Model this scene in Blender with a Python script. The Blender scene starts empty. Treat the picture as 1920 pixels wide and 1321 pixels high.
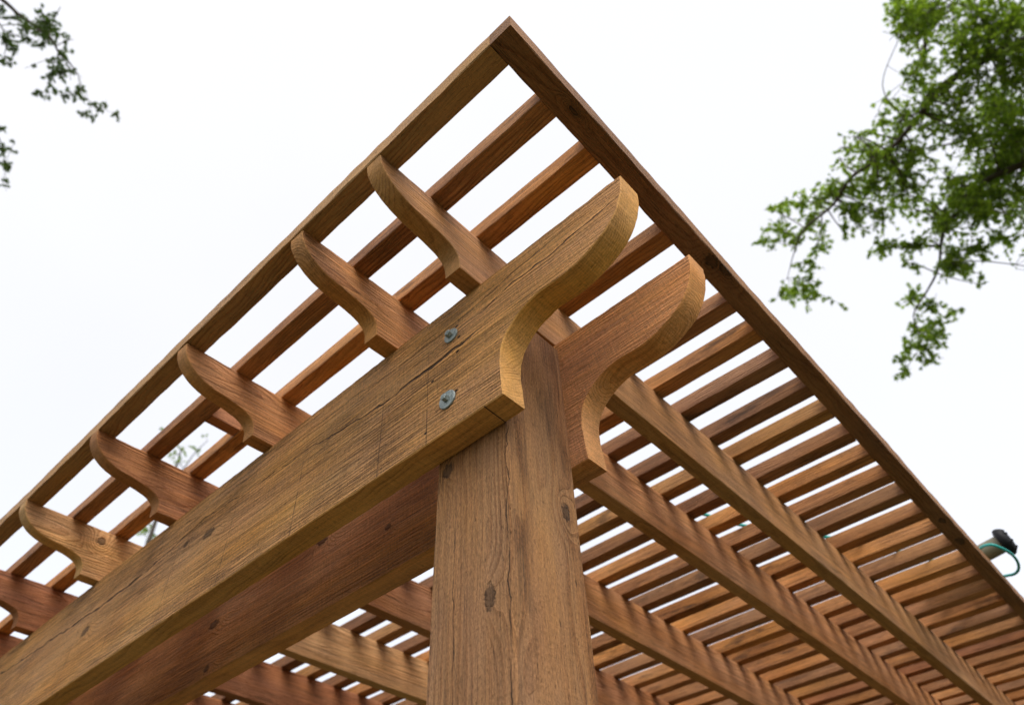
import bpy, bmesh, math, random
from mathutils import Vector, Matrix, noise as mn
from mathutils.geometry import delaunay_2d_cdt
R = math.radians
sc = bpy.context.scene
COL = sc.collection
ZB = 2.25                      # height of the underside of the beams above the ground

# ---------------------------------------------------------------- camera
CAMPOS = Vector((0.4841, -0.5452, -0.6468 + ZB))
CF = Vector((-0.4441, 0.5155, 0.7328)).normalized()
CR = Vector((0.7347, 0.6777, -0.0314)).normalized()
CU = CR.cross(CF).normalized()
CR = CF.cross(CU).normalized()
FPX = 1328.8
cam_data = bpy.data.cameras.new("camera")
cam = bpy.data.objects.new("camera", cam_data)
COL.objects.link(cam)
M = Matrix.Identity(4)
for i in range(3):
    M[i][0], M[i][1], M[i][2], M[i][3] = CR[i], CU[i], -CF[i], CAMPOS[i]
cam.matrix_world = M
cam_data.sensor_width = 36.0
cam_data.lens = 36.0 * FPX / 1920.0
cam_data.clip_start = 0.02
cam_data.clip_end = 2000.0
cam_data.dof.use_dof = True
cam_data.dof.focus_distance = 1.0
cam_data.dof.aperture_fstop = 4.5
cam_data.dof.aperture_blades = 0
sc.camera = cam

# ---------------------------------------------------------------- sky, sun, exposure
SUN_EL, SUN_AZ = R(50), R(117)      # azimuth: direction the light comes from, measured from +Y clockwise
world = bpy.data.worlds.new("World")
sc.world = world
world.use_nodes = True
nt = world.node_tree
nt.nodes.clear()
out = nt.nodes.new('ShaderNodeOutputWorld')
sky = nt.nodes.new('ShaderNodeTexSky')
sky.sky_type = 'NISHITA'
sky.sun_disc = False
sky.sun_elevation = SUN_EL
sky.sun_rotation = SUN_AZ
sky.air_density = 1.0
bg_sky = nt.nodes.new('ShaderNodeBackground')
bg_sky.inputs['Strength'].default_value = 0.05
nt.links.new(sky.outputs[0], bg_sky.inputs['Color'])
# the closed cloud deck: brighter overhead than at the horizon, faintly uneven
tc = nt.nodes.new('ShaderNodeTexCoord')
sep = nt.nodes.new('ShaderNodeSeparateXYZ')
nt.links.new(tc.outputs['Generated'], sep.inputs[0])
mr = nt.nodes.new('ShaderNodeMapRange')
mr.inputs['From Min'].default_value = 0.0
mr.inputs['From Max'].default_value = 1.0
mr.inputs['To Min'].default_value = 0.46
mr.inputs['To Max'].default_value = 0.54
nt.links.new(sep.outputs['Z'], mr.inputs['Value'])
cn = nt.nodes.new('ShaderNodeTexNoise')
cn.inputs['Scale'].default_value = 1.6
cn.inputs['Detail'].default_value = 3.0
nt.links.new(tc.outputs['Generated'], cn.inputs['Vector'])
mr2 = nt.nodes.new('ShaderNodeMapRange')
mr2.inputs['To Min'].default_value = 0.93
mr2.inputs['To Max'].default_value = 1.07
nt.links.new(cn.outputs['Fac'], mr2.inputs['Value'])
mul = nt.nodes.new('ShaderNodeMath'); mul.operation = 'MULTIPLY'
nt.links.new(mr.outputs[0], mul.inputs[0]); nt.links.new(mr2.outputs[0], mul.inputs[1])
bg_cloud = nt.nodes.new('ShaderNodeBackground')
bg_cloud.inputs['Color'].default_value = (1.0, 0.965, 0.935, 1)
nt.links.new(mul.outputs[0], bg_cloud.inputs['Strength'])
add = nt.nodes.new('ShaderNodeAddShader')
nt.links.new(bg_sky.outputs[0], add.inputs[0]); nt.links.new(bg_cloud.outputs[0], add.inputs[1])
nt.links.new(add.outputs[0], out.inputs['Surface'])

sun_data = bpy.data.lights.new("sun", 'SUN')
sun_data.energy = 1.5
sun_data.angle = R(42)
sun_data.color = (1.0, 0.96, 0.9)
sun = bpy.data.objects.new("sun", sun_data)
COL.objects.link(sun)
sd = Vector((math.sin(SUN_AZ) * math.cos(SUN_EL), math.cos(SUN_AZ) * math.cos(SUN_EL), math.sin(SUN_EL)))
sun.rotation_euler = sd.to_track_quat('Z', 'Y').to_euler()
sun.location = sd * 30

sc.view_settings.view_transform = 'Standard'
sc.view_settings.look = 'None'
sc.view_settings.gamma = 1.0
sc.view_settings.exposure = 0.80
sc.view_settings.use_curve_mapping = False

# ---------------------------------------------------------------- tagging helpers
def tag(o, label=None, cat=None, group=None, kind=None):
    if label: o['label'] = label
    if cat: o['category'] = cat
    if group: o['group'] = group
    if kind: o['kind'] = kind
    return o

def empty(name, loc):
    o = bpy.data.objects.new(name, None)
    o.empty_display_size = 0.1
    COL.objects.link(o)
    o.location = loc
    return o

def link_mesh(name, me, parent=None, loc=None, mat=None):
    o = bpy.data.objects.new(name, me)
    COL.objects.link(o)
    if mat is not None and not me.materials:
        for m_ in (mat if isinstance(mat, (list, tuple)) else [mat]):
            me.materials.append(m_)
    if parent is not None:
        o.parent = parent
    if loc is not None:
        o.location = loc
    return o

# ---------------------------------------------------------------- node helper
class NT:
    def __init__(self, name):
        self.m = bpy.data.materials.new(name)
        self.m.use_nodes = True
        self.t = self.m.node_tree
        self.t.nodes.clear()
    def n(self, typ, **kw):
        nd = self.t.nodes.new(typ)
        for k, v in kw.items():
            setattr(nd, k, v)
        return nd
    def put(self, sock, v):
        if v is None: return
        if isinstance(v, bpy.types.NodeSocket):
            self.t.links.new(v, sock)
        else:
            sock.default_value = v
    def m1(self, op, a, b=None, c=None, clamp=False):
        nd = self.n('ShaderNodeMath', operation=op, use_clamp=clamp)
        self.put(nd.inputs[0], a); self.put(nd.inputs[1], b)
        if c is not None: self.put(nd.inputs[2], c)
        return nd.outputs[0]
    def vm(self, op, a, b=None):
        nd = self.n('ShaderNodeVectorMath', operation=op)
        self.put(nd.inputs[0], a); self.put(nd.inputs[1], b)
        return nd.outputs['Value'] if op in ('LENGTH', 'DISTANCE', 'DOT_PRODUCT') else nd.outputs[0]
    def comb(self, x, y, z):
        nd = self.n('ShaderNodeCombineXYZ')
        self.put(nd.inputs[0], x); self.put(nd.inputs[1], y); self.put(nd.inputs[2], z)
        return nd.outputs[0]
    def sepv(self, v):
        nd = self.n('ShaderNodeSeparateXYZ'); self.put(nd.inputs[0], v)
        return nd.outputs
    def noise(self, vec, scale=1.0, detail=2.0, rough=0.5, dist=0.0):
        nd = self.n('ShaderNodeTexNoise')
        self.put(nd.inputs['Vector'], vec)
        nd.inputs['Scale'].default_value = scale
        nd.inputs['Detail'].default_value = detail
        nd.inputs['Roughness'].default_value = rough
        nd.inputs['Distortion'].default_value = dist
        return nd.outputs['Fac']
    def mapr(self, v, a, b, c, d, smooth=False):
        nd = self.n('ShaderNodeMapRange')
        if smooth: nd.interpolation_type = 'SMOOTHSTEP'
        self.put(nd.inputs['Value'], v)
        for k, x in zip(('From Min', 'From Max', 'To Min', 'To Max'), (a, b, c, d)):
            self.put(nd.inputs[k], x)
        return nd.outputs[0]
    def mixc(self, f, a, b, mode='MIX'):
        nd = self.n('ShaderNodeMix', data_type='RGBA', blend_type=mode)
        self.put(nd.inputs[0], f); self.put(nd.inputs[6], a); self.put(nd.inputs[7], b)
        return nd.outputs[2]

def principled(T, color, rough, bump=None, dist=0.001, strength=1.0, metallic=0.0, spec=0.3):
    b = T.n('ShaderNodeBsdfPrincipled')
    T.put(b.inputs['Base Color'], color)
    T.put(b.inputs['Roughness'], rough)
    b.inputs['Metallic'].default_value = metallic
    b.inputs['Specular IOR Level'].default_value = spec
    if bump is not None:
        bn = T.n('ShaderNodeBump')
        bn.inputs['Strength'].default_value = strength
        bn.inputs['Distance'].default_value = dist
        T.put(bn.inputs['Height'], bump)
        T.t.links.new(bn.outputs[0], b.inputs['Normal'])
    o = T.n('ShaderNodeOutputMaterial')
    T.t.links.new(b.outputs[0], o.inputs['Surface'])
    return b

def wood(name, ringfreq=260.0, ring_str=0.3, bump=1.0, fuzz=1.0, saw=0.5, stain=0.3, streak=0.5,
         knots=(), cracks=(), lines=None, holes=(), rand_knots=0.0, cut=False, wob=1.0, core=(0.02, 0.11), groove=0.22, mildew=0.0):
    """rough cedar; local x runs along the board. The object colour tints the board."""
    T = NT(name)
    oi = T.n('ShaderNodeObjectInfo')
    tcn = T.n('ShaderNodeTexCoord')
    P = tcn.outputs['Object']
    X, Y, Z = T.sepv(P)[0:3]
    rnd = oi.outputs['Random']
    off = T.m1('MULTIPLY', rnd, 37.0)
    # slow wander of the grain
    pl = T.comb(T.m1('ADD', T.m1('MULTIPLY', X, 2.2), off), T.m1('MULTIPLY', Y, 9.0), T.m1('MULTIPLY', Z, 9.0))
    wander = T.m1('SUBTRACT', T.noise(pl, 1.0, 3.0, 0.55), 0.5)
    # solid rings about a slanted pith
    y0 = T.m1('ADD', T.m1('MULTIPLY', T.m1('SUBTRACT', T.m1('FRACT', T.m1('MULTIPLY', rnd, 17.3)), 0.5), 0.16), core[0])
    z0 = T.m1('ADD', T.m1('MULTIPLY', T.m1('SUBTRACT', T.m1('FRACT', T.m1('MULTIPLY', rnd, 31.7)), 0.5), 0.10), core[1])
    yy = T.m1('ADD', T.m1('SUBTRACT', Y, y0), T.m1('MULTIPLY', X, 0.02))
    zz = T.m1('SUBTRACT', T.m1('SUBTRACT', Z, z0), T.m1('MULTIPLY', X, 0.015))
    rad = T.vm('LENGTH', T.comb(0.0, yy, zz))
    rad = T.m1('ADD', rad, T.m1('MULTIPLY', wander, 0.040 * wob))
    kmask = None
    kd_all = []
    for (kx, ky, kz, rl, rr) in knots:
        d = T.vm('LENGTH', T.comb(T.m1('DIVIDE', T.m1('SUBTRACT', X, kx), rl),
                                  T.m1('DIVIDE', T.m1('SUBTRACT', Y, ky), rr),
                                  T.m1('DIVIDE', T.m1('SUBTRACT', Z, kz), rr)))
        kd_all.append(d)
    if rand_knots > 0:
        kv = T.comb(T.m1('ADD', T.m1('MULTIPLY', X, 2.6), off), T.m1('ADD', T.m1('MULTIPLY', Y, 7.0), off), T.m1('MULTIPLY', Z, 7.0))
        vo = T.n('ShaderNodeTexVoronoi')
        T.put(vo.inputs['Vector'], kv)
        vo.inputs['Scale'].default_value = 1.0
        d = T.m1('DIVIDE', vo.outputs['Distance'], 0.10)
        keep = T.m1('GREATER_THAN', T.sepv(vo.outputs['Color'])[0], 1.0 - rand_knots)
        d = T.m1('ADD', d, T.m1('MULTIPLY', T.m1('SUBTRACT', 1.0, keep), 50.0))
        kd_all.append(d)
    if kd_all:
        kd = kd_all[0]
        for d in kd_all[1:]:
            kd = T.m1('MINIMUM', kd, d)
        kwarp = T.m1('POWER', 2.718, T.m1('MULTIPLY', T.m1('MULTIPLY', kd, kd), -0.13))
        rad = T.m1('ADD', rad, T.m1('MULTIPLY', kwarp, 0.026))
        kn = T.noise(T.vm('MULTIPLY', P, (180.0, 180.0, 180.0)), 1.0, 2.0)
        kdn = T.m1('ADD', kd, T.m1('MULTIPLY', T.m1('SUBTRACT', kn, 0.5), 1.3))
        kmask = T.mapr(kdn, 0.75, 1.15, 1.0, 0.0, True)
        kring = T.m1('MULTIPLY', T.mapr(T.m1('ABSOLUTE', T.m1('SUBTRACT', kdn, 0.95)), 0.0, 0.35, 1.0, 0.0, True), T.mapr(T.noise(T.vm('MULTIPLY', P, (70.0, 90.0, 90.0)), 1.0, 2.0), 0.35, 0.6, 0.2, 1.0))
    # uneven ring width
    jit = T.noise(T.comb(T.m1('MULTIPLY', rad, 60.0), off, 0.0), 1.0, 2.0)
    ph = T.m1('MULTIPLY', T.m1('ADD', rad, T.m1('MULTIPLY', jit, 0.012)), ringfreq)
    fr = T.m1('FRACT', ph)
    late = T.mapr(fr, 0.35, 0.93, 0.0, 1.0, True)
    late = T.m1('MULTIPLY', late, T.mapr(fr, 0.93, 1.0, 1.0, 0.0))
    ringmod = T.mapr(T.noise(T.comb(T.m1('MULTIPLY', X, 5.0), T.m1('MULTIPLY', Y, 22.0), T.m1('ADD', T.m1('MULTIPLY', Z, 22.0), off)), 1.0, 2.0), 0.35, 0.65, 0.15, 1.0)
    late = T.m1('MULTIPLY', late, ringmod)
    # fibres, sawn fuzz, pores
    wz = T.m1('MULTIPLY', wander, 0.014)
    fv = T.comb(T.m1('ADD', T.m1('MULTIPLY', X, 14.0), off), T.m1('MULTIPLY', T.m1('ADD', Y, wz), 520.0), T.m1('MULTIPLY', T.m1('ADD', Z, wz), 520.0))
    fib = T.noise(fv, 1.0, 3.0, 0.6)
    fv2 = T.comb(T.m1('ADD', T.m1('MULTIPLY', X, 4.0), off), T.m1('MULTIPLY', T.m1('ADD', Y, wz), 120.0), T.m1('MULTIPLY', T.m1('ADD', Z, wz), 120.0))
    fib2 = T.noise(fv2, 1.0, 3.0, 0.6)
    rv = T.comb(T.m1('ADD', T.m1('MULTIPLY', X, 6.5), off), T.m1('MULTIPLY', T.m1('ADD', Y, wz), 230.0), T.m1('MULTIPLY', T.m1('ADD', Z, wz), 230.0))
    rdg = T.m1('ABSOLUTE', T.m1('SUBTRACT', T.noise(rv, 1.0, 2.0, 0.5), 0.5))
    rdg = T.mapr(rdg, 0.0, 0.11, 0.0, 1.0, True)
    rarea = T.mapr(T.noise(T.comb(T.m1('MULTIPLY', X, 1.8), T.m1('MULTIPLY', Y, 10.0), T.m1('ADD', T.m1('MULTIPLY', Z, 10.0), off)), 1.0, 2.0), 0.4, 0.6, 0.25, 1.0)
    rdg = T.m1('SUBTRACT', 1.0, T.m1('MULTIPLY', T.m1('SUBTRACT', 1.0, rdg), rarea))
    grit = T.noise(T.comb(T.m1('MULTIPLY', X, 170.0), T.m1('MULTIPLY', Y, 620.0), T.m1('MULTIPLY', Z, 620.0)), 1.0, 4.0, 0.75)
    nick = T.mapr(T.noise(T.comb(T.m1('ADD', T.m1('MULTIPLY', X, 75.0), off), T.m1('MULTIPLY', Y, 330.0), T.m1('MULTIPLY', Z, 330.0)), 1.0, 2.0, 0.5), 0.26, 0.34, 1.0, 0.0, True)
    sawn = T.noise(T.comb(T.m1('ADD', T.m1('MULTIPLY', X, 420.0), T.m1('MULTIPLY', Z, 60.0)), T.m1('MULTIPLY', Y, 25.0), T.m1('MULTIPLY', Z, 25.0)), 1.0, 2.0)
    stn = T.noise(T.comb(T.m1('ADD', T.m1('MULTIPLY', X, 3.0), off), T.m1('MULTIPLY', Y, 9.0), T.m1('MULTIPLY', Z, 9.0)), 1.0, 4.0, 0.6)
    # colour
    val = T.m1('ADD', 1.0, T.m1('MULTIPLY', T.m1('SUBTRACT', fib2, 0.5), 2.0 * streak))
    val = T.m1('ADD', val, T.m1('MULTIPLY', T.m1('SUBTRACT', fib, 0.5), 1.4 * streak))
    val = T.m1('ADD', val, T.m1('MULTIPLY', T.m1('SUBTRACT', grit, 0.5), 1.3 * fuzz))
    val = T.m1('ADD', val, T.m1('MULTIPLY', T.m1('SUBTRACT', sawn, 0.5), 0.7 * saw))
    val = T.m1('SUBTRACT', val, T.m1('MULTIPLY', late, ring_str))
    val = T.m1('ADD', val, T.m1('MULTIPLY', T.m1('SUBTRACT', stn, 0.5), 1.4 * stain))
    val = T.m1('SUBTRACT', val, T.m1('MULTIPLY', T.m1('SUBTRACT', 1.0, rdg), groove))
    pores = T.mapr(fib, 0.30, 0.38, 1.0, 0.0, True)
    val = T.m1('SUBTRACT', val, T.m1('MULTIPLY', pores, 0.28 * streak + 0.1))
    val = T.m1('SUBTRACT', val, T.m1('MULTIPLY', nick, 0.30 * fuzz))
    val = T.m1('MAXIMUM', val, 0.12)
    tint = oi.outputs['Color']
    hs = T.n('ShaderNodeHueSaturation')
    T.put(hs.inputs['Hue'], T.mapr(stn, 0.3, 0.7, 0.496, 0.504))
    T.put(hs.inputs['Saturation'], T.mapr(wander, -0.2, 0.2, 0.9, 1.04))
    T.put(hs.inputs['Value'], val)
    T.put(hs.inputs['Color'], tint)
    col = hs.outputs[0]
    # reddish latewood
    col = T.mixc(T.m1('MULTIPLY', late, 0.35), col, T.mixc(1.0, col, (1.0, 0.72, 0.5, 1), 'MULTIPLY'))
    if cut:
        col = T.mixc(0.2, col, T.mixc(1.0, tint, (1.0, 1.06, 0.85, 1), 'MULTIPLY'))
        col = T.mixc(1.0, col, (0.92, 0.93, 0.82, 1), 'MULTIPLY')
    h = T.m1('MULTIPLY', late, 0.9 * bump)
    h = T.m1('ADD', h, T.m1('MULTIPLY', fib2, 1.3 * bump * (0.3 if cut else 1.0)))
    h = T.m1('ADD', h, T.m1('MULTIPLY', rdg, 2.2 * groove * bump))
    h = T.m1('ADD', h, T.m1('MULTIPLY', fib, 0.8 * bump * (0.4 if cut else 1.0)))
    h = T.m1('ADD', h, T.m1('MULTIPLY', grit, 0.9 * fuzz * bump * (0.5 if cut else 1.0)))
    h = T.m1('ADD', h, T.m1('MULTIPLY', sawn, saw))
    h = T.m1('SUBTRACT', h, T.m1('MULTIPLY', nick, 1.2 * fuzz))
    if mildew > 0:
        md = T.noise(T.comb(T.m1('ADD', T.m1('MULTIPLY', X, 4.5), T.m1('MULTIPLY', off, 3.0)), T.m1('MULTIPLY', Y, 22.0), T.m1('ADD', T.m1('MULTIPLY', Z, 22.0), off)), 1.0, 5.0, 0.7)
        mm = T.mapr(md, 0.545, 0.69, 0.0, mildew, True)
        mm = T.m1('MULTIPLY', mm, T.mapr(fib, 0.3, 0.6, 1.0, 0.6))
        col = T.mixc(mm, col, (0.018, 0.012, 0.008, 1))
    def dk(mask, col_, c):
        return T.mixc(mask, col_, c)
    if kmask is not None:
        col = dk(T.m1('MULTIPLY', kmask, 0.72), col, (0.075, 0.04, 0.02, 1))
        col = dk(T.m1('MULTIPLY', kring, 0.65), col, (0.012, 0.007, 0.005, 1))
        h = T.m1('SUBTRACT', h, T.m1('MULTIPLY', kring, 1.6))
    # open checks that wander with the grain on one face
    for (axis, face, x0, x1, pts, wd) in cracks:
        fc = T.n('ShaderNodeFloatCurve')
        cur = fc.mapping.curves[0]
        for i_, (px, pz, pw) in enumerate(pts):
            u = (px - x0) / (x1 - x0); v = pz / 0.3
            if i_ < 2: cur.points[i_].location = (u, v)
            else: cur.points.new(u, v)
        fc.mapping.update()
        T.put(fc.inputs['Value'], T.mapr(X, x0, x1, 0.0, 1.0))
        zc = T.m1('MULTIPLY', fc.outputs[0], 0.3)
        fw_ = T.n('ShaderNodeFloatCurve')
        cur = fw_.mapping.curves[0]
        for i_, (px, pz, pw) in enumerate(pts):
            u = (px - x0) / (x1 - x0)
            if i_ < 2: cur.points[i_].location = (u, pw)
            else: cur.points.new(u, pw)
        fw_.mapping.update()
        T.put(fw_.inputs['Value'], T.mapr(X, x0, x1, 0.0, 1.0))
        nz = T.m1('SUBTRACT', T.noise(T.comb(T.m1('MULTIPLY', X, 22.0), T.m1('MULTIPLY', Z, 20.0), pts[0][1] * 50), 1.0, 4.0), 0.5)
        d = T.m1('ABSOLUTE', T.m1('ADD', T.m1('SUBTRACT', Z, zc), T.m1('MULTIPLY', nz, 0.020)))
        wn = T.m1('MULTIPLY', fw_.outputs[0], T.mapr(T.noise(T.comb(T.m1('MULTIPLY', X, 22.0), 3.0, 1.0), 1.0, 2.0), 0.35, 0.7, 0.2, 1.6))
        wn = T.m1('MULTIPLY', wn, wd)
        q = T.m1('DIVIDE', d, T.m1('MAXIMUM', wn, 0.00005))
        mk = T.mapr(q, 0.6, 1.1, 1.0, 0.0, True)
        onface = T.m1('LESS_THAN', T.m1('ABSOLUTE', T.m1('SUBTRACT', Y, face)), 0.004)
        mk = T.m1('MULTIPLY', mk, onface)
        # pale torn lip beside the check
        lip = T.m1('MULTIPLY', T.m1('MULTIPLY', T.mapr(d, 0.003, 0.014, 1.0, 0.0, True), onface), fw_.outputs[0])
        col = T.mixc(T.m1('MULTIPLY', lip, 0.30), col, T.mixc(1.0, col, (1.55, 1.5, 1.4, 1), 'MULTIPLY'))
        h = T.m1('ADD', h, T.m1('MULTIPLY', lip, 1.6))
        col = dk(T.m1('MULTIPLY', mk, 0.9), col, (0.010, 0.006, 0.004, 1))
        h = T.m1('SUBTRACT', h, T.m1('MULTIPLY', mk, 5.0))
    if lines:
        (xs, wdt, yf, slope) = lines
        for x_ in xs:
            d = T.m1('ABSOLUTE', T.m1('SUBTRACT', T.m1('SUBTRACT', X, x_), T.m1('MULTIPLY', Z, slope)))
            mk = T.mapr(d, wdt * 0.4, wdt, 1.0, 0.0, True)
            brk = T.mapr(T.noise(T.comb(T.m1('MULTIPLY', Z, 45.0), x_ * 9.0, 0.0), 1.0, 2.0), 0.36, 0.52, 0.15, 0.85)
            fade = T.mapr(Z, 0.08, 0.22, 1.0, 0.15)
            mk = T.m1('MULTIPLY', T.m1('MULTIPLY', mk, brk), fade)
            col = dk(T.m1('MULTIPLY', mk, 0.75), col, (0.035, 0.02, 0.01, 1))
            h = T.m1('SUBTRACT', h, T.m1('MULTIPLY', mk, 1.0))
    for (hx, hz, r_) in holes:
        d = T.vm('LENGTH', T.comb(T.m1('MULTIPLY', T.m1('SUBTRACT', X, hx), 0.75), 0.0, T.m1('SUBTRACT', Z, hz)))
        d = T.m1('ADD', d, T.m1('MULTIPLY', T.m1('SUBTRACT', grit, 0.5), 0.004))
        mk = T.mapr(d, r_ * 0.7, r_ * 1.1, 1.0, 0.0, True)
        col = dk(T.m1('MULTIPLY', mk, 0.92), col, (0.010, 0.006, 0.004, 1))
        h = T.m1('SUBTRACT', h, T.m1('MULTIPLY', mk, 4.0))
    principled(T, col, T.mapr(fib, 0.3, 0.7, 0.62, 0.82), h, 0.0018, 1.0 if not cut else 0.5, spec=0.25)
    return T.m

def simple(name, color, rough=0.6, metallic=0.0, bumpscale=None, var=0.15, bstr=0.3, spec=0.5):
    T = NT(name)
    tcn = T.n('ShaderNodeTexCoord')
    nz = T.noise(tcn.outputs['Object'], bumpscale or 40.0, 4.0, 0.6)
    hs = T.n('ShaderNodeHueSaturation')
    hs.inputs['Color'].default_value = (*color, 1)
    T.put(hs.inputs['Value'], T.mapr(nz, 0.2, 0.8, 1 - var, 1 + var))
    principled(T, hs.outputs[0], rough, nz, 0.001, bstr, metallic, spec)
    return T.m

# ---------------------------------------------------------------- board geometry
def resample(poly, step):
    res = []
    n = len(poly)
    for i in range(n):
        a, b = poly[i], poly[(i + 1) % n]
        L = math.hypot(b[0] - a[0], b[1] - a[1])
        k = max(1, int(round(L / step)))
        for j in range(k):
            t = j / k
            res.append((a[0] + (b[0] - a[0]) * t, a[1] + (b[1] - a[1]) * t))
    return res

def smooth_path(pts, sub=4):
    """Catmull-Rom through the points"""
    outp = []
    n = len(pts)
    for i in range(n - 1):
        p0 = pts[max(0, i - 1)]; p1 = pts[i]; p2 = pts[i + 1]; p3 = pts[min(n - 1, i + 2)]
        for j in range(sub):
            t = j / sub
            outp.append(tuple(0.5 * ((2 * p1[k]) + (-p0[k] + p2[k]) * t + (2 * p0[k] - 5 * p1[k] + 4 * p2[k] - p3[k]) * t * t
                                     + (-p0[k] + 3 * p1[k] - 3 * p2[k] + p3[k]) * t ** 3) for k in range(len(p1))))
    outp.append(tuple(pts[-1]))
    return outp

def extrude_outline(outline, y0, y1, seed, cham=0.0012, step=0.02, jit=0.0005, cutrange=None):
    """outline: closed list of (x, z), counter-clockwise seen from -y. Solid between y0 and y1 with worn arrises.
       material 0 on the two big faces, 1 on the edge faces."""
    poly = resample(outline, step)
    n = len(poly)
    area = sum(poly[i][0] * poly[(i + 1) % n][1] - poly[(i + 1) % n][0] * poly[i][1] for i in range(n))
    if area < 0: poly.reverse()
    nor = []
    for i in range(n):
        a, b, c = poly[i - 1], poly[i], poly[(i + 1) % n]
        e1 = Vector((b[0] - a[0], b[1] - a[1])); e2 = Vector((c[0] - b[0], c[1] - b[1]))
        e1 = e1.normalized() if e1.length > 1e-9 else e1
        e2 = e2.normalized() if e2.length > 1e-9 else e2
        m_ = (Vector((e1.y, -e1.x)) + Vector((e2.y, -e2.x)))
        m_ = m_.normalized() if m_.length > 1e-6 else Vector((e1.y, -e1.x))
        cosh = max(0.5, m_.dot(Vector((e1.y, -e1.x))))
        nor.append(m_ / cosh)
    bm = bmesh.new()
    rings = []
    for (y, ins) in ((y0, cham), (y0 + cham, 0), (y1 - cham, 0), (y1, cham)):
        ring = []
        for i, (x, z) in enumerate(poly):
            q = Vector((x * 7 + seed * 3.1, z * 30 + seed, y * 25))
            d = mn.noise(q * 3.0) * jit + mn.noise(q * 14.0) * jit * 0.8
            dy = mn.noise(q * 2.0 + Vector((9, 9, 9))) * jit * 0.5
            ii = ins * (1.0 + 0.9 * mn.noise(q * 9.0)) if ins else 0
            ring.append(bm.verts.new((x - nor[i].x * (ii - d), y + dy * 0, z - nor[i].y * (ii - d))))
        rings.append(ring)
    for a, b in zip(rings[:-1], rings[1:]):
        for i in range(n):
            j = (i + 1) % n
            f = bm.faces.new((a[i], a[j], b[j], b[i]))
            f.material_index = 1
    for ring in (rings[0], rings[-1]):
        v2 = [Vector((v.co.x, v.co.z)) for v in ring]
        res_ = delaunay_2d_cdt(v2, [], [list(range(n))], 1, 1e-7)
        for tri in res_[2]:
            ids = [res_[3][k][0] for k in tri]
            if len(set(ids)) == 3:
                try: bm.faces.new([ring[k] for k in ids]).material_index = 0
                except ValueError: pass
    bmesh.ops.recalc_face_normals(bm, faces=bm.faces)
    me = bpy.data.meshes.new("board")
    bm.to_mesh(me); bm.free()
    for p_ in me.polygons: p_.use_smooth = True
    try: me.set_sharp_from_angle(angle=math.radians(28))
    except Exception: pass
    return me

def plank(L, W, H, seed, cham=0.0012, seg=0.03, jit=0.0005, bow=0.0, mats=(0, 0)):
    """board along +x from 0..L, y 0..W, z 0..H, arrises chamfered and slightly ragged"""
    n = max(2, int(L / seg))
    c = cham
    sec = [(c, 0), (W - c, 0), (W, c), (W, H - c), (W - c, H), (c, H), (0, H - c), (0, c)]
    bm = bmesh.new()
    rings = []
    for i in range(n + 1):
        x = L * i / n
        ring = []
        for k, (y, z) in enumerate(sec):
            q = Vector((x * 6 + seed * 5.3, y * 40 + k * 1.7, z * 40 + seed))
            dy = mn.noise(q) * jit + mn.noise(q * 4.3) * jit * 0.9
            dz = mn.noise(q + Vector((5, 1, 7))) * jit + mn.noise(q * 4.1 + Vector((5, 1, 7))) * jit * 0.9
            bz = bow * math.sin(math.pi * x / L) + mn.noise(Vector((x * 1.1, seed * 7.7, 0))) * jit * 1.6
            by = mn.noise(Vector((x * 1.1, seed * 3.7, 4))) * jit * 1.6
            ring.append(bm.verts.new((x, y + dy + by, z + dz + bz)))
        rings.append(ring)
    for a, b in zip(rings[:-1], rings[1:]):
        for k in range(8):
            j = (k + 1) % 8
            f = bm.faces.new((a[k], b[k], b[j], a[j]))
            f.material_index = mats[0] if k in (3, 7, 1, 5, 2, 6) else mats[1]
            if k in (1, 3, 5, 7): f.material_index = mats[0]
            if k in (0, 4): f.material_index = mats[1]
    bm.faces.new(rings[0]); bm.faces.new(list(reversed(rings[-1])))
    bmesh.ops.recalc_face_normals(bm, faces=bm.faces)
    me = bpy.data.meshes.new("plank")
    bm.to_mesh(me); bm.free()
    return me

# ---------------------------------------------------------------- measured frame
T_B = 0.0446; HB = 0.2751; YB = 0.1426; POSTX = 0.1383; POSTY = 0.1412
H_R = 0.1257; T_R = 0.0341; ZR = HB + H_R; HS = 0.0375
YF = -0.2731; FW = 0.0402; XEI, XEO = 0.2342, 0.2754
YMIR = 2.9                      # the far side mirrors the near side
XLEFT = -3.4
def mir(y): return YMIR - y

# materials --------------------------------------------------
crack1 = ('y', 0.0, -0.30, 0.28, [(-0.30, 0.188, 0.0), (-0.10, 0.196, 0.3), (-0.044, 0.204, 0.35), (0.0, 0.200, 0.4), (0.05, 0.212, 0.6), (0.10, 0.214, 0.6), (0.16, 0.217, 0.6), (0.205, 0.222, 0.75), (0.245, 0.227, 0.5), (0.28, 0.23, 0.0)], 0.0030)
crack2 = ('y', 0.0, -2.0, 0.10, [(-2.0, 0.215, 0.4), (-1.60, 0.190, 0.6), (-1.32, 0.178, 0.7), (-1.10, 0.172, 0.8), (-0.95, 0.183, 0.6), (-0.80, 0.205, 0.5), (-0.60, 0.190, 0.3), (-0.44, 0.180, 0.35), (-0.345, 0.170, 0.45), (-0.256, 0.157, 0.5), (-0.177, 0.1565, 0.6), (-0.10, 0.158, 1.0), (-0.06, 0.160, 1.0), (-0.035, 0.163, 0.9), (0.0, 0.172, 0.15), (0.05, 0.178, 0.0)], 0.0042)
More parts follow.
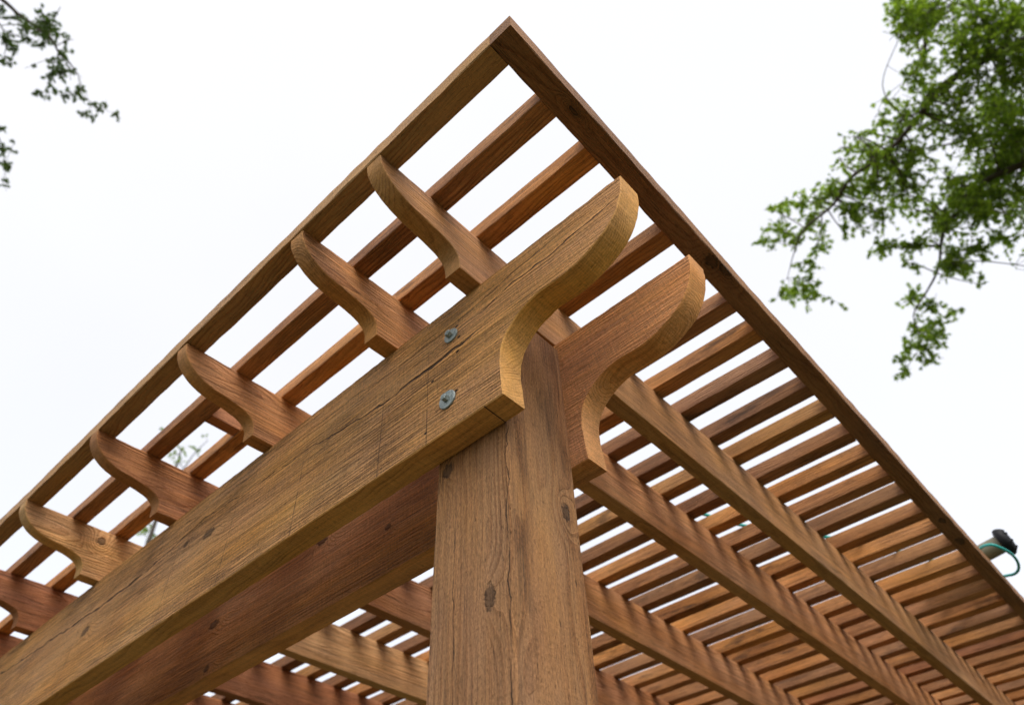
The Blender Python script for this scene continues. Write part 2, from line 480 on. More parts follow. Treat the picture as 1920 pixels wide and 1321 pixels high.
crack3 = ('y', 0.0, -1.0, 0.2, [(-1.0, 0.245, 0.0), (-0.7, 0.232, 0.5), (-0.5, 0.236, 0.3), (-0.3, 0.228, 0.5), (-0.12, 0.222, 0.5), (-0.02, 0.226, 0.6), (0.08, 0.240, 0.6), (0.14, 0.246, 0.3), (0.2, 0.25, 0.0)], 0.0020)
M_BEAM = wood("front beam wood", ringfreq=150, ring_str=0.34, bump=1.9, fuzz=1.6, saw=0.8, stain=0.26, streak=0.42, groove=0.46, core=(0.16, 0.36),
              knots=[(-0.755, 0.0, 0.152, 0.020, 0.010), (-1.255, 0.0, 0.127, 0.018, 0.010), (-0.85, 0.0, 0.17, 0.010, 0.006)],
              cracks=[crack1, crack2, crack3], lines=([-0.115, -0.222, -0.440, -0.659, -0.873, -1.10, -1.297, -1.51], 0.0016, 0, -0.05),
              holes=[(-0.061, 0.212, 0.0030), (-0.055, 0.182, 0.0026), (-0.057, 0.1500, 0.0032), (-0.1105, 0.1230, 0.0026), (-0.0571, 0.0667, 0.0030), (-0.1180, 0.0230, 0.0026)], wob=0.8)
M_BEAM2 = wood("back beam wood", ringfreq=190, ring_str=0.30, bump=1.5, fuzz=1.4, saw=0.9, stain=0.4, streak=0.5, core=(0.12, 0.33),
               knots=[(-0.644, 0.0, 0.168, 0.016, 0.008), (-1.03, 0.0, 0.126, 0.018, 0.009), (-1.005, 0.0, 0.02, 0.010, 0.007), (-0.43, 0.0, 0.10, 0.008, 0.006)])
M_CUT = wood("sawn edge wood", ringfreq=210, ring_str=0.34, bump=0.8, fuzz=1.2, saw=0.9, stain=0.6, streak=0.40, groove=0.12, cut=True)
M_POST = wood("post wood", ringfreq=120, ring_str=0.30, bump=1.4, fuzz=1.5, saw=0.35, stain=0.38, streak=0.30, groove=0.34, core=(0.10, 0.17),
              knots=[(-0.244 + ZB, 0.0, 0.036, 0.016, 0.0080), (-0.092 + ZB, 0.113, 0.0, 0.013, 0.0075), (-0.40 + ZB, 0.03, 0.0, 0.012, 0.006), (-0.02 + ZB, 0.0, 0.116, 0.012, 0.010)], wob=0.9, mildew=0.5,
              cracks=[('y', 0.0, 1.2, 2.5, [(1.2, 0.006, 0.3), (1.6, 0.0045, 0.5), (1.85, 0.0055, 0.7), (2.0, 0.004, 0.8), (2.1, 0.0055, 0.7), (2.2, 0.004, 0.5), (2.5, 0.004, 0.2)], 0.0010),
                      ('y', 0.0, 1.2, 2.5, [(1.2, 0.088, 0.3), (1.6, 0.094, 0.4), (1.9, 0.090, 0.4), (2.05, 0.096, 0.5), (2.12, 0.097, 0.3), (2.22, 0.098, 0.1), (2.5, 0.10, 0.0)], 0.0014)])
M_RAFT = wood("rafter wood", ringfreq=240, ring_str=0.30, bump=1.0, fuzz=0.7, saw=0.4, stain=0.55, streak=0.6, rand_knots=0.25, mildew=0.5)
M_SLAT = wood("slat wood", ringfreq=230, ring_str=0.32, bump=0.9, fuzz=0.7, saw=0.3, stain=1.0, streak=0.55, rand_knots=0.45, mildew=0.85)
M_EDGE = wood("edge board wood", ringfreq=260, ring_str=0.22, bump=0.8, fuzz=0.7, saw=0.4, stain=0.5, streak=0.35, rand_knots=0.12)

M_EDGE2 = wood("long edge board wood", ringfreq=240, ring_str=0.3, bump=1.0, fuzz=0.9, saw=0.4, stain=0.7, streak=0.4,
               knots=[(0.553, 0.012, 0.0, 0.016, 0.010), (0.585, 0.005, 0.0, 0.018, 0.006), (0.16, 0.016, 0.0, 0.010, 0.003), (1.72, 0.018, 0.0, 0.016, 0.007), (1.86, 0.020, 0.0, 0.022, 0.010)])
M_RAFT5 = wood("knotty rafter wood", ringfreq=240, ring_str=0.30, bump=1.0, fuzz=0.7, saw=0.4, stain=0.4, streak=0.5, knots=[(-0.076, 0.0, 0.096, 0.010, 0.009)])
C_TAN = (0.42, 0.24, 0.10); C_TAN2 = (0.46, 0.30, 0.15); C_RED = (0.40, 0.185, 0.100); C_RED2 = (0.33, 0.145, 0.078)
C_GREY = (0.33, 0.205, 0.135); C_ORANGE = (0.50, 0.245, 0.095); C_OLIVE = (0.32, 0.215, 0.085); C_BROWN = (0.29, 0.155, 0.085)
def colour(o, c): o.color = (min(1, c[0] * 1.18), c[1] * 1.0, c[2] * 0.70, 1.0)

# ---------------------------------------------------------------- PERGOLA
pergola = empty("pergola", (-POSTX / 2, POSTY / 2, 0))
tag(pergola, "open cedar pergola with ogee-cut beam and rafter tails under a slatted roof", "pergola")
PO = pergola.location.copy()
def part(name, me, mats, loc, c, parent=None, rot=None, label=None):
    """loc is a point in world coordinates relative to the beam underside"""
    o = link_mesh(name, me, None, None, mats)
    o.parent = parent or pergola
    base = Vector((loc[0], loc[1], loc[2] + ZB))
    if parent is not None:
        base = base - PO - parent.location
        if rot is None: rot = None
    else:
        base = base - PO
    o.location = base
    if rot is not None: o.rotation_euler = rot
    colour(o, c)
    if label: o['label'] = label
    return o

# posts: local x is vertical
UP = Matrix(((0, 0, -1), (0, 1, 0), (1, 0, 0))).to_euler()    # local x -> +z, local z -> -x
def post(x0, y0, c, seed, label=None):
    # built directly with x up: local z runs from the -x face to the +x face
    n = 90
    bm = bmesh.new(); rings = []
    Lp = 0.250 + ZB
    W, Hh = POSTY, POSTX
    for i in range(n + 1):
        x = Lp * i / n
        cc = 0.0035
        sec = [(cc, 0), (W * .5, 0), (W - cc, 0), (W, cc), (W, Hh * .5), (W, Hh - cc * 1.6), (W - cc * 1.6, Hh), (W * .5, Hh), (cc, Hh), (0, Hh - cc), (0, Hh * .5), (0, cc)]
        ring = []
        for k, (y, z) in enumerate(sec):
            q = Vector((x * 5 + seed, y * 30, z * 30))
            dy = mn.noise(q) * 0.0011 + mn.noise(q * 5) * 0.0005
            dz = mn.noise(q + Vector((3, 3, 3))) * 0.0011 + mn.noise(q * 5 + Vector((3, 3, 3))) * 0.0005
            ring.append(bm.verts.new((x, y + dy, z + dz)))
        rings.append(ring)
    m = len(rings[0])
    for a, b in zip(rings[:-1], rings[1:]):
        for k in range(m):
            j = (k + 1) % m
            bm.faces.new((a[k], b[k], b[j], a[j]))
    bm.faces.new(rings[0]); bm.faces.new(list(reversed(rings[-1])))
    # local (x,y,z) -> world (z, y, x): mirror-free map needs a rotation; map in the mesh and keep local grain along x
    bmesh.ops.recalc_face_normals(bm, faces=bm.faces)
    me = bpy.data.meshes.new("post"); bm.to_mesh(me); bm.free()
    o = link_mesh("post", me, pergola, None, M_POST)
    # columns: local x -> world +z ; local y -> world +y ; local z -> world -x   (right-handed)
    o.matrix_local = Matrix(((0, 0, -1, x0 + POSTX - PO.x), (0, 1, 0, y0 - PO.y), (1, 0, 0, -PO.z), (0, 0, 0, 1)))
    colour(o, c)
    if label: o['label'] = label
    return o

post(-POSTX, 0.0, (0.385, 0.215, 0.115), 1.0, "near corner post, grey-brown rough face with two dark knots")
post(-3.1, 0.0, C_TAN, 2.0)
post(-POSTX, mir(POSTY), C_TAN, 3.0)
post(-3.1, mir(POSTY), C_TAN, 4.0)

# beams with ogee tails
tail = smooth_path([(0.034, 0.0), (0.0325, 0.026), (0.0305, 0.055), (0.0312, 0.080), (0.0362, 0.100), (0.0475, 0.118), (0.064, 0.1335), (0.086, 0.1445)], 3)[:-1] + \
       smooth_path([(0.086, 0.1445), (0.112, 0.1505), (0.147, 0.1487)], 3)[:-1] + \
       smooth_path([(0.147, 0.1487), (0.170, 0.1510), (0.192, 0.157), (0.216, 0.168), (0.239, 0.184), (0.256, 0.206), (0.2675, 0.232), (0.2725, 0.252), (0.2745, HB)], 3)
far_x = -3.1 + POSTX / 2
def beam_outline(dx=0.0):
    right = [(x + dx, z) for x, z in tail]
    left = [(-3.1 - x, z) for x, z in reversed(tail)]
    return right + [(-3.3 - 0.04, HB)][:0] + left
def beam(y, seed, c, mats, label=None, dx=0.0):
    me = extrude_outline(beam_outline(dx), 0.0, T_B, seed, cham=0.0016, step=0.012, jit=0.0007)
    return part("beam", me, mats, (0, y, 0), c, label=label)
b_front = beam(-T_B, 1, (0.66, 0.375, 0.165), [M_BEAM, M_CUT], "front tan beam with open cracks and two galvanised bolts")
b_back = beam(YB, 2, (0.64, 0.33, 0.17), [M_BEAM2, M_CUT], "red-brown beam on the inner face of the near post", dx=-0.004)
beam(mir(0.0), 3, C_TAN, [M_BEAM2, M_CUT]); beam(mir(YB) - T_B, 4, C_TAN, [M_BEAM2, M_CUT])
for o_ in (b_front, b_back): pass

# saw kerf under the front beam
bm = bmesh.new()
bmesh.ops.create_cube(bm, size=1.0)
for v in bm.verts:
    v.co = Vector((v.co.x * 0.0011, v.co.y * T_B * 0.995, v.co.z * 0.0012))
for v in bm.verts: v.co.x += v.co.y * -0.03
me = bpy.data.meshes.new("pencil_mark"); bm.to_mesh(me); bm.free()
M_DARK = simple("dark pencil", (0.03, 0.02, 0.012), 0.9)
part("saw_mark", me, M_DARK, (-0.0015, -T_B / 2, -0.0002), (1, 1, 1), parent=b_front)

# rafters: local x -> world +y, local y -> world -x
def rz90(): return (0, 0, math.pi / 2)
rt = smooth_path([(-0.0905, HB), (-0.0915, 0.284), (-0.094, 0.298), (-0.103, 0.3105), (-0.118, 0.3185), (-0.140, 0.3240)], 3)[:-1] + \
     smooth_path([(-0.140, 0.3240), (-0.168, 0.3275), (-0.193, 0.3305), (-0.214, 0.3360), (-0.234, 0.3450), (-0.2505, 0.3575), (-0.2625, 0.372), (-0.269, 0.386), (-0.2712, ZR)], 3)
rt = [(x, z - HB) for x, z in rt]
def rafter_outline(k):
    near = [(x, z * 1.0) for x, z in rt]
    far = [(YMIR - x, z) for x, z in reversed(rt)]
    # near tail runs up to the top, along the top to the far tail, back along the bottom
    return near + far
rx = [-0.0086, -0.2129, -0.5875, -0.9522, -1.3148, -1.680, -2.045, -2.41, -2.775, -2.96]
rcol = [(0.45, 0.255, 0.14), (0.50, 0.265, 0.14), (0.48, 0.25, 0.13), (0.42, 0.205, 0.11), (0.60, 0.37, 0.21), (0.33, 0.145, 0.08), C_RED2, C_RED, C_TAN, C_RED]
rcol_far = {}
for i, x in enumerate(rx):
    me = extrude_outline(rafter_outline(i), 0.0, T_R, 20 + i, cham=0.0012, step=0.012, jit=0.0006)
    o = part("rafter", me, [M_RAFT5 if i == 4 else M_RAFT, M_CUT], (x, 0, HB + 0.0006), rcol[i], rot=rz90())

# slats
ys = [-0.1618, -0.0532, 0.0550, 0.1641, 0.2735, 0.3829, 0.484, 0.590, 0.709, 0.812, 0.9245, 1.033, 1.146, 1.252, 1.369, 1.476, 1.592, 1.711, 1.818, 1.935, 2.04]
while ys[-1] + 0.1095 < YMIR + 0.2: ys.append(ys[-1] + 0.1095 + 0.003 * math.sin(len(ys) * 2.1))
random.seed(5)
pal = [(0.42, 0.22, 0.11), (0.50, 0.255, 0.10), (0.34, 0.185, 0.11), (0.37, 0.165, 0.08), (0.50, 0.28, 0.12), (0.30, 0.16, 0.09), (0.45, 0.22, 0.09), (0.40, 0.225, 0.13)]
order = [0, 1, 3, 1, 5, 2, 1, 2, 2, 4, 5, 1, 0, 7, 6, 1, 7, 1, 6, 0, 6, 7, 1, 3, 6, 0, 1, 7, 6, 2, 1]
for i, y in enumerate(ys):
    L = XEI - XLEFT + 0.05
    me = plank(L, 0.0380 if i < 6 else 0.0398, HS if i < 11 else HS + 0.0012, 50 + i, cham=0.0014, seg=0.035, jit=0.0007)
    c = pal[order[i % len(order)]]
    q_ = random.uniform(0.74, 1.12); c = tuple(v * q_ for v in c)
    o = part("slat", me, M_SLAT, (XEI - 0.0006 - L, y, ZR + 0.0006 + 0.0012 * random.uniform(0, 1)), c)

# edge boards of the slatted roof
me = plank(XEI - XLEFT + 0.05, FW, HS + 0.001, 91, cham=0.0012, seg=0.012, jit=0.0012, mats=(0, 0))
part("edge_board", me, M_EDGE, (XLEFT - 0.05, YF, ZR + 0.0005), (0.42, 0.265, 0.14))
me = plank(YMIR - 2 * YF, XEO - XEI, HS + 0.002, 92, cham=0.0012, seg=0.012, jit=0.0012)
part("edge_board", me, M_EDGE2, (XEO, YF, ZR + 0.0002), (0.27, 0.15, 0.085), rot=rz90())
me = plank(XEI - XLEFT + 0.05, FW, HS, 93, seg=0.05)
part("edge_board", me, M_EDGE, (XLEFT - 0.05, mir(YF) - FW, ZR + 0.0005), C_TAN)
me = plank(YMIR - 2 * YF, 0.04, HS + 0.002, 94, seg=0.05)
part("edge_board", me, M_EDGE, (XLEFT - 0.052, YF, ZR + 0.0002), C_TAN, rot=rz90())
# spacer block between the first two slats
me = plank(0.068, 0.030, HS * 0.9, 95, seg=0.02)
part("spacer_block", me, M_EDGE, (-0.742, -0.1230, ZR + 0.002), (0.40, 0.19, 0.10), rot=rz90())

# bolts and washers on the front beam
T = NT("galvanised steel")
tcn = T.n('ShaderNodeTexCoord')
n1 = T.noise(tcn.outputs['Object'], 320.0, 4.0, 0.65)
vo = T.n('ShaderNodeTexVoronoi'); vo.inputs['Scale'].default_value = 420.0
T.put(vo.inputs['Vector'], tcn.outputs['Object'])
mixv = T.m1('ADD', T.m1('MULTIPLY', n1, 0.7), T.m1('MULTIPLY', T.sepv(vo.outputs['Color'])[0], 0.3))
cr = T.mixc(T.mapr(mixv, 0.3, 0.7, 0.0, 1.0), (0.16, 0.19, 0.18, 1), (0.38, 0.42, 0.40, 1))
principled(T, cr, T.mapr(n1, 0.3, 0.7, 0.38, 0.62), n1, 0.0008, 0.4, metallic=0.45)
M_GALV = T.m

def lathe_y(profile, seg, sides=None):
    """profile of (radius, y) revolved round the y axis; seg sides"""
    bm = bmesh.new(); rings = []
    for r, y in profile:
        rings.append([bm.verts.new((r * math.cos(2 * math.pi * k / seg), y, r * math.sin(2 * math.pi * k / seg))) for k in range(seg)])
    for a, b in zip(rings[:-1], rings[1:]):
        for k in range(seg):
            j = (k + 1) % seg
            bm.faces.new((a[k], a[j], b[j], b[k]))
    bm.faces.new(rings[0]); bm.faces.new(list(reversed(rings[-1])))
    bmesh.ops.recalc_face_normals(bm, faces=bm.faces)
    me = bpy.data.meshes.new("lathe"); bm.to_mesh(me); bm.free()
    return me
def set_smooth(me, ang=35):
    for p_ in me.polygons: p_.use_smooth = True
    try: me.set_sharp_from_angle(angle=R(ang))
    except Exception: pass
for (bx, bz, rw, tilt) in ((-0.0716, 0.1965, 0.0138, 0.3), (-0.0728, 0.0585, 0.0160, 0.9)):
    me = lathe_y([(rw - 0.0005, 0.0015), (rw, -0.0004), (rw, -0.0018), (rw - 0.0008, -0.0026), (rw - 0.003, -0.0028), (0.002, -0.0026)], 40); set_smooth(me)
    w_ = part("washer", me, M_GALV, (bx, -T_B - 0.0007, bz), (1, 1, 1), parent=b_front)
    w_.rotation_euler = (0.012, 0, 0.01)
    rb = 0.0060
    me = lathe_y([(rb, -0.0022), (rb, -0.0092), (rb * 0.85, -0.0104), (rb * 0.5, -0.0106)], 6)
    h_ = part("bolt_head", me, M_GALV, (bx, -T_B - 0.0007, bz), (1, 1, 1), parent=b_front)
    h_.rotation_euler = (0, tilt, 0)

# ---------------------------------------------------------------- tubes
def tube(paths, name="tube", seg=6, matidx=None):
    """paths: list of [(point, radius), ...] joined in one mesh"""
    bm = bmesh.new()
    for pts in paths:
        prev = None; ref = Vector((0.31, 0.17, 0.93))
        for i, (p, r) in enumerate(pts):
            p = Vector(p)
            a = Vector(pts[max(0, i - 1)][0]); b = Vector(pts[min(len(pts) - 1, i + 1)][0])
            d = (b - a).normalized()
            u = d.cross(ref)
            if u.length < 1e-3: u = d.cross(Vector((1, 0, 0)))
            u.normalize(); v = d.cross(u); ref = v.cross(d) if False else ref
            ring = [bm.verts.new(p + (u * math.cos(2 * math.pi * k / seg) + v * math.sin(2 * math.pi * k / seg)) * r) for k in range(seg)]
            if prev:
                for k in range(seg):
                    j = (k + 1) % seg
                    bm.faces.new((prev[k], prev[j], ring[j], ring[k]))
            else:
                bm.faces.new(list(reversed(ring)))
            prev = ring
        bm.faces.new(prev)
    bmesh.ops.recalc_face_normals(bm, faces=bm.faces)
    me = bpy.data.meshes.new(name); bm.to_mesh(me); bm.free()
    for p_ in me.polygons: p_.use_smooth = True
    return me

# ---------------------------------------------------------------- air tool on the roof and its hose
M_BEIGE = simple("beige cast housing", (0.17, 0.15, 0.09), 0.5, 0.0, 60.0, 0.08)
M_BLACK = simple("black rubber", (0.003, 0.003, 0.0035), 0.6, 0.0, 90.0, 0.2, spec=0.25)
M_STEEL = simple("bare steel rod", (0.5, 0.5, 0.5), 0.3, 1.0, 60.0, 0.05)
M_TEAL = simple("teal hose", (0.008, 0.36, 0.32), 0.38, 0.0, 60.0, 0.06)
tool = empty("nail_gun", (0.20, 1.87, ZR + HS + ZB))
tag(tool, "beige air nailer with black lugged cap lying on the slats at the roof edge", "nail gun")
TO = tool.location.copy()
def tpart(name, me, mat):
    return link_mesh(name, me, tool, None, mat)
def lathe_axis(profile, p0, d, seg=28):
    d = Vector(d).normalized(); u = d.cross(Vector((0, 0, 1))).normalized(); v = u.cross(d)
    bm = bmesh.new(); rings = []
    for r, t in profile:
        rings.append([bm.verts.new(Vector(p0) + d * t + (u * math.cos(2 * math.pi * k / seg) + v * math.sin(2 * math.pi * k / seg)) * r) for k in range(seg)])
    for a, b in zip(rings[:-1], rings[1:]):
        for k in range(seg):
            j = (k + 1) % seg
            bm.faces.new((a[k], a[j], b[j], b[k]))
    bm.faces.new(rings[0]); bm.faces.new(list(reversed(rings[-1])))
    bmesh.ops.recalc_face_normals(bm, faces=bm.faces)
    me = bpy.data.meshes.new("turned"); bm.to_mesh(me); bm.free()
    set_smooth(me, 40)
    return me
A0 = Vector((-0.135, 0.0165, 0.0215)); AD = Vector((1.0, 0.05, 0.16)).normalized()
tpart("cylinder_housing", lathe_axis([(0.020, 0.0), (0.024, 0.01), (0.024, 0.10), (0.0265, 0.12), (0.0265, 0.262)], A0, AD), M_BEIGE)
cap = tpart("end_cap", lathe_axis([(0.032, 0.256), (0.041, 0.260), (0.043, 0.268), (0.041, 0.277), (0.032, 0.285), (0.018, 0.290), (0.006, 0.291)], A0, AD), M_BLACK)
u_ = AD.cross(Vector((0, 0, 1))).normalized(); v_ = u_.cross(AD)
for k in range(7):
    a = 2 * math.pi * k / 7 + 0.3
    rd = u_ * math.cos(a) + v_ * math.sin(a)
    c0 = A0 + AD * 0.268 + rd * 0.033
    me = tube([[(c0, 0.0055), (c0 + AD * 0.012, 0.006), (c0 + AD * 0.022 - rd * 0.007, 0.0035)]], seg=7)
    o = link_mesh("cap_lug", me, cap, None, M_BLACK)
tpart("handle", tube([[(A0 + AD * 0.17, 0.018), (A0 + AD * 0.16 + Vector((0.0, 0.06, 0.004)), 0.019), (A0 + AD * 0.13 + Vector((0.0, 0.16, 0.0)), 0.019), (A0 + AD * 0.12 + Vector((0, 0.21, -0.002)), 0.022)]], seg=14), M_BLACK)
tpart("magazine", tube([[(A0 + AD * 0.01, 0.016), (A0 + AD * 0.015 + Vector((0, 0.10, -0.004)), 0.017), (A0 + AD * 0.05 + Vector((0, 0.25, -0.006)), 0.017)]], seg=4), M_STEEL)
tpart("trip_rod", tube([[(A0 + AD * 0.10 - u_ * 0.030 + v_ * 0.008, 0.0022), (A0 + AD * 0.262 - u_ * 0.033 + v_ * 0.008, 0.0022)]], seg=8), M_STEEL)

zt = ZR + HS
hose_pts = [(0.195, 2.07, zt + 0.030), (0.215, 1.98, zt + 0.05), (0.262, 1.84, zt + 0.040), (0.300, 1.785, zt + 0.018), (0.320, 1.80, zt + 0.006), (0.332, 1.84, zt + 0.0),
            (0.334, 1.89, zt - 0.002), (0.326, 1.94, zt - 0.002), (0.310, 1.975, zt + 0.0), (0.288, 1.990, zt + 0.006), (0.250, 1.96, zt + 0.0075), (0.18, 1.80, zt + 0.0065),
            (0.05, 1.50, zt + 0.0065), (-0.08, 1.28, zt + 0.0065), (-0.172, 1.13, zt + 0.0065), (-0.212, 1.022, zt + 0.0065), (-0.29, 0.905, zt + 0.0065),
            (-0.40, 0.835, zt + 0.0065), (-0.60, 0.838, zt + 0.0065), (-1.2, 0.842, zt + 0.0065), (-2.2, 0.846, zt + 0.0065), (-3.2, 0.85, zt + 0.0065)]
hp = smooth_path([Vector((a, b, c + ZB)) for a, b, c in hose_pts], 8)
hose = link_mesh("air_hose", tube([[(Vector(p), 0.0042) for p in hp]], "air_hose", seg=12), None, None, M_TEAL)
tag(hose, "thin teal air hose looping over the roof edge and across the slats", "hose")
tag(hose)

# ---------------------------------------------------------------- ground
def sheet(name, x0, y0, x1, y1, z, mat, nx=1, ny=1):
    bm = bmesh.new()
    vs = [[bm.verts.new((x0 + (x1 - x0) * i / nx, y0 + (y1 - y0) * j / ny, z)) for i in range(nx + 1)] for j in range(ny + 1)]
    for j in range(ny):
        for i in range(nx):
            bm.faces.new((vs[j][i], vs[j][i + 1], vs[j + 1][i + 1], vs[j + 1][i]))
    me = bpy.data.meshes.new(name); bm.to_mesh(me); bm.free()
    o = link_mesh(name, me, None, None, mat)
    tag(o, kind='structure')
    return o
T = NT("lawn")
tcn = T.n('ShaderNodeTexCoord')
n1 = T.noise(tcn.outputs['Object'], 1.3, 5.0, 0.6); n2 = T.noise(tcn.outputs['Object'], 60.0, 4.0, 0.7)
c_ = T.mixc(n1, (0.04, 0.055, 0.016, 1), (0.065, 0.07, 0.024, 1))
c_ = T.mixc(T.mapr(n2, 0.3, 0.7, 0.0, 0.5), c_, (0.03, 0.045, 0.012, 1))
principled(T, c_, 0.9, n2, 0.02, 0.8)
M_LAWN = T.m
T = NT("patio concrete")
tcn = T.n('ShaderNodeTexCoord')
n1 = T.noise(tcn.outputs['Object'], 2.0, 6.0, 0.65); n2 = T.noise(tcn.outputs['Object'], 300.0, 3.0, 0.6)
c_ = T.mixc(T.mapr(n1, 0.3, 0.7, 0.0, 1.0), (0.075, 0.058, 0.030, 1), (0.115, 0.086, 0.045, 1))
c_ = T.mixc(T.mapr(n2, 0.3, 0.7, 0.0, 0.25), c_, (0.045, 0.038, 0.02, 1))
principled(T, c_, 0.85, n2, 0.002, 0.5)
M_PATIO = T.m
sheet("ground", -400, -400, 400, 400, 0.0, M_LAWN)
bm = bmesh.new()
bmesh.ops.create_cube(bm, size=1.0)
for v in bm.verts:
    v.co = Vector((v.co.x * 6.4 - 1.4, v.co.y * 6.4 + 1.2, v.co.z * 0.12 + 0.0))
bmesh.ops.bevel(bm, geom=list(bm.edges), offset=0.01, segments=2, affect='EDGES')
me = bpy.data.meshes.new("patio"); bm.to_mesh(me); bm.free()
tag(link_mesh("patio", me, None, None, M_PATIO), kind='structure')

# ---------------------------------------------------------------- trees
def at(u, v, d):
    """point at distance d along the view direction through photo position (u, v)"""
    dr = (CF + CR * (u - 960) / FPX - CU * (v - 660.5) / FPX).normalized()
    return CAMPOS + dr * d
def inframe(p, m=120):
    d = Vector(p) - CAMPOS; z = d.dot(CF)
    if z <= 0.1: return False
    u = 960 + FPX * d.dot(CR) / z; v = 660.5 - FPX * d.dot(CU) / z
    return -m < u < 1920 + m and -m < v < 1321 + m
def crown_fill(c, r, n, k):
    tries = 0
    while k > 0 and tries < 5000:
        tries += 1
        q = Vector((rr.gauss(0, 0.5), rr.gauss(0, 0.5), rr.gauss(0.25, 0.42))) * r
        p = Vector(c) + q
        if inframe(p): continue
        bl.append((p, 0.45, n)); k -= 1
def leafmat(name, c1, c2, tr=0.45):
    T = NT(name)
    g = T.n('ShaderNodeNewGeometry')
    col = T.mixc(g.outputs['Random Per Island'], (*c1, 1), (*c2, 1))
    d = T.n('ShaderNodeBsdfPrincipled'); T.put(d.inputs['Base Color'], col); d.inputs['Roughness'].default_value = 0.5
    d.inputs['Specular IOR Level'].default_value = 0.35
    t = T.n('ShaderNodeBsdfTranslucent'); T.put(t.inputs['Color'], T.mixc(1.0, col, (1.5, 1.7, 0.7, 1), 'MULTIPLY'))
    m = T.n('ShaderNodeMixShader'); m.inputs[0].default_value = tr
    T.t.links.new(d.outputs[0], m.inputs[1]); T.t.links.new(t.outputs[0], m.inputs[2])
    o = T.n('ShaderNodeOutputMaterial'); T.t.links.new(m.outputs[0], o.inputs['Surface'])
    return T.m
T = NT("bark")
tcn = T.n('ShaderNodeTexCoord')
n1 = T.noise(T.vm('MULTIPLY', tcn.outputs['Object'], (30.0, 30.0, 6.0)), 1.0, 4.0, 0.6)
principled(T, T.mixc(n1, (0.035, 0.027, 0.02, 1), (0.12, 0.095, 0.07, 1)), 0.9, n1, 0.01, 0.8)
M_BARK = T.m

LOBES = []
for k in range(5):
    a = math.radians((-104, -55, 0, 55, 104)[k]); l = (0.36, 0.52, 0.62, 0.52, 0.36)[k]
    LOBES.append((a, l))
def leaf_shape():
    pts = [(0.0, -0.12)]
    for k, (a, l) in enumerate(LOBES):
        pts.append((math.sin(a) * l, math.cos(a) * l))
        if k < 4:
            b = (a + LOBES[k + 1][0]) / 2
            pts.append((math.sin(b) * 0.2, math.cos(b) * 0.2))
    return pts
LEAF = leaf_shape()

def make_tree(name, label, skeleton, blobs, leaf, seed, cols, base, base_r, group=None, cat="tree", spray=1.0):
    """skeleton: list of limbs, each [(point, radius), ...]; blobs: (centre, radius, number of leaves)"""
    rnd = random.Random(seed)
    root = empty(name, base)
    tag(root, label, cat, group)
    O = Vector(base)
    limbs = [[(Vector(p) - O, r) for p, r in limb] for limb in skeleton]
    # wobble the limbs
    paths = []
    nodes = []
    for limb in limbs:
        sm = smooth_path([tuple(p) + (r,) for p, r in limb], 5)
        pts = []
        for i, q in enumerate(sm):
            p = Vector(q[:3]); r = max(0.0015, q[3])
            if 0 < i < len(sm) - 1:
                p += mn.noise_vector(p * 2.3 + Vector((seed, 0, 0))) * min(0.05, r * 1.2 + 0.012)
            pts.append((p, r)); nodes.append((p, r))
        paths.append(pts)
    lv, lf = [], []
    def leaf_at(p, d, size):
        up = Vector((rnd.gauss(0, 0.55), rnd.gauss(0, 0.55), 1)).normalized()
        x = d.cross(up)
        if x.length < 1e-3: return
        x.normalize(); y = (d + Vector((0, 0, -0.35))).normalized(); nrm = x.cross(y).normalized()
        x = y.cross(nrm)
        b = len(lv)
        fold = rnd.uniform(0.05, 0.35)
        for (a, c) in LEAF:
            lv.append(p + (x * a + y * (c + 0.12) + nrm * (-abs(a) * fold - c * c * 0.25)) * size)
        lf.append(tuple(range(b, b + len(LEAF))))
    twigs = []
    for (c, rad, n) in blobs:
        c = Vector(c) - O
        near = min(nodes, key=lambda q: (q[0] - c).length)
        a = near[0]
        mid = (a + c) / 2 + Vector((rnd.uniform(-1, 1), rnd.uniform(-1, 1), rnd.uniform(-0.2, 1))) * rad * 0.35
        pth = smooth_path([tuple(a), tuple(mid), tuple(c)], 4)
        r0 = min(near[1] * 0.6, 0.008)
        twigs.append([(Vector(p), max(0.0013, r0 * (1 - 0.7 * i / len(pth)))) for i, p in enumerate(pth)])
        nt_ = max(2, int(n / 7))
        left = n
        for k in range(nt_):
            s_ = Vector(pth[rnd.randrange(len(pth) // 2, len(pth))])
            d = Vector((rnd.gauss(0, 1), rnd.gauss(0, 1), rnd.gauss(-0.15, 0.8))).normalized()
            L = rad * rnd.uniform(0.4, 1.15) * spray
            e = s_ + d * L + Vector((0, 0, -0.15 * L))
            m = (s_ + e) / 2 + Vector((rnd.gauss(0, 1), rnd.gauss(0, 1), rnd.gauss(0, 1))) * L * 0.12
            tw = smooth_path([tuple(s_), tuple(m), tuple(e)], 3)
            twigs.append([(Vector(p), 0.0016) for p in tw])
            for j in range(7):
                t = rnd.uniform(0.15, 1.0) * (len(tw) - 1)
                i0 = min(len(tw) - 2, int(t)); p = Vector(tw[i0]).lerp(Vector(tw[i0 + 1]), t - i0)
                dd = (d + Vector((rnd.gauss(0, 1), rnd.gauss(0, 1), rnd.gauss(0, 1))) * 0.9).normalized()
                leaf_at(p, dd, leaf * rnd.uniform(0.6, 1.25))
    trunk = link_mesh("trunk", tube(paths + twigs, "trunk", seg=7), root, None, M_BARK)
    me = bpy.data.meshes.new("crown"); me.from_pydata([tuple(v) for v in lv], [], lf); me.update()
    link_mesh("crown", me, root, None, cols)
    return root

rr = random.Random(11)
G1 = leafmat("leaf green", (0.10, 0.165, 0.02), (0.28, 0.36, 0.055), 0.55)
G2 = leafmat("leaf dark green", (0.055, 0.095, 0.03), (0.10, 0.145, 0.045), 0.4)

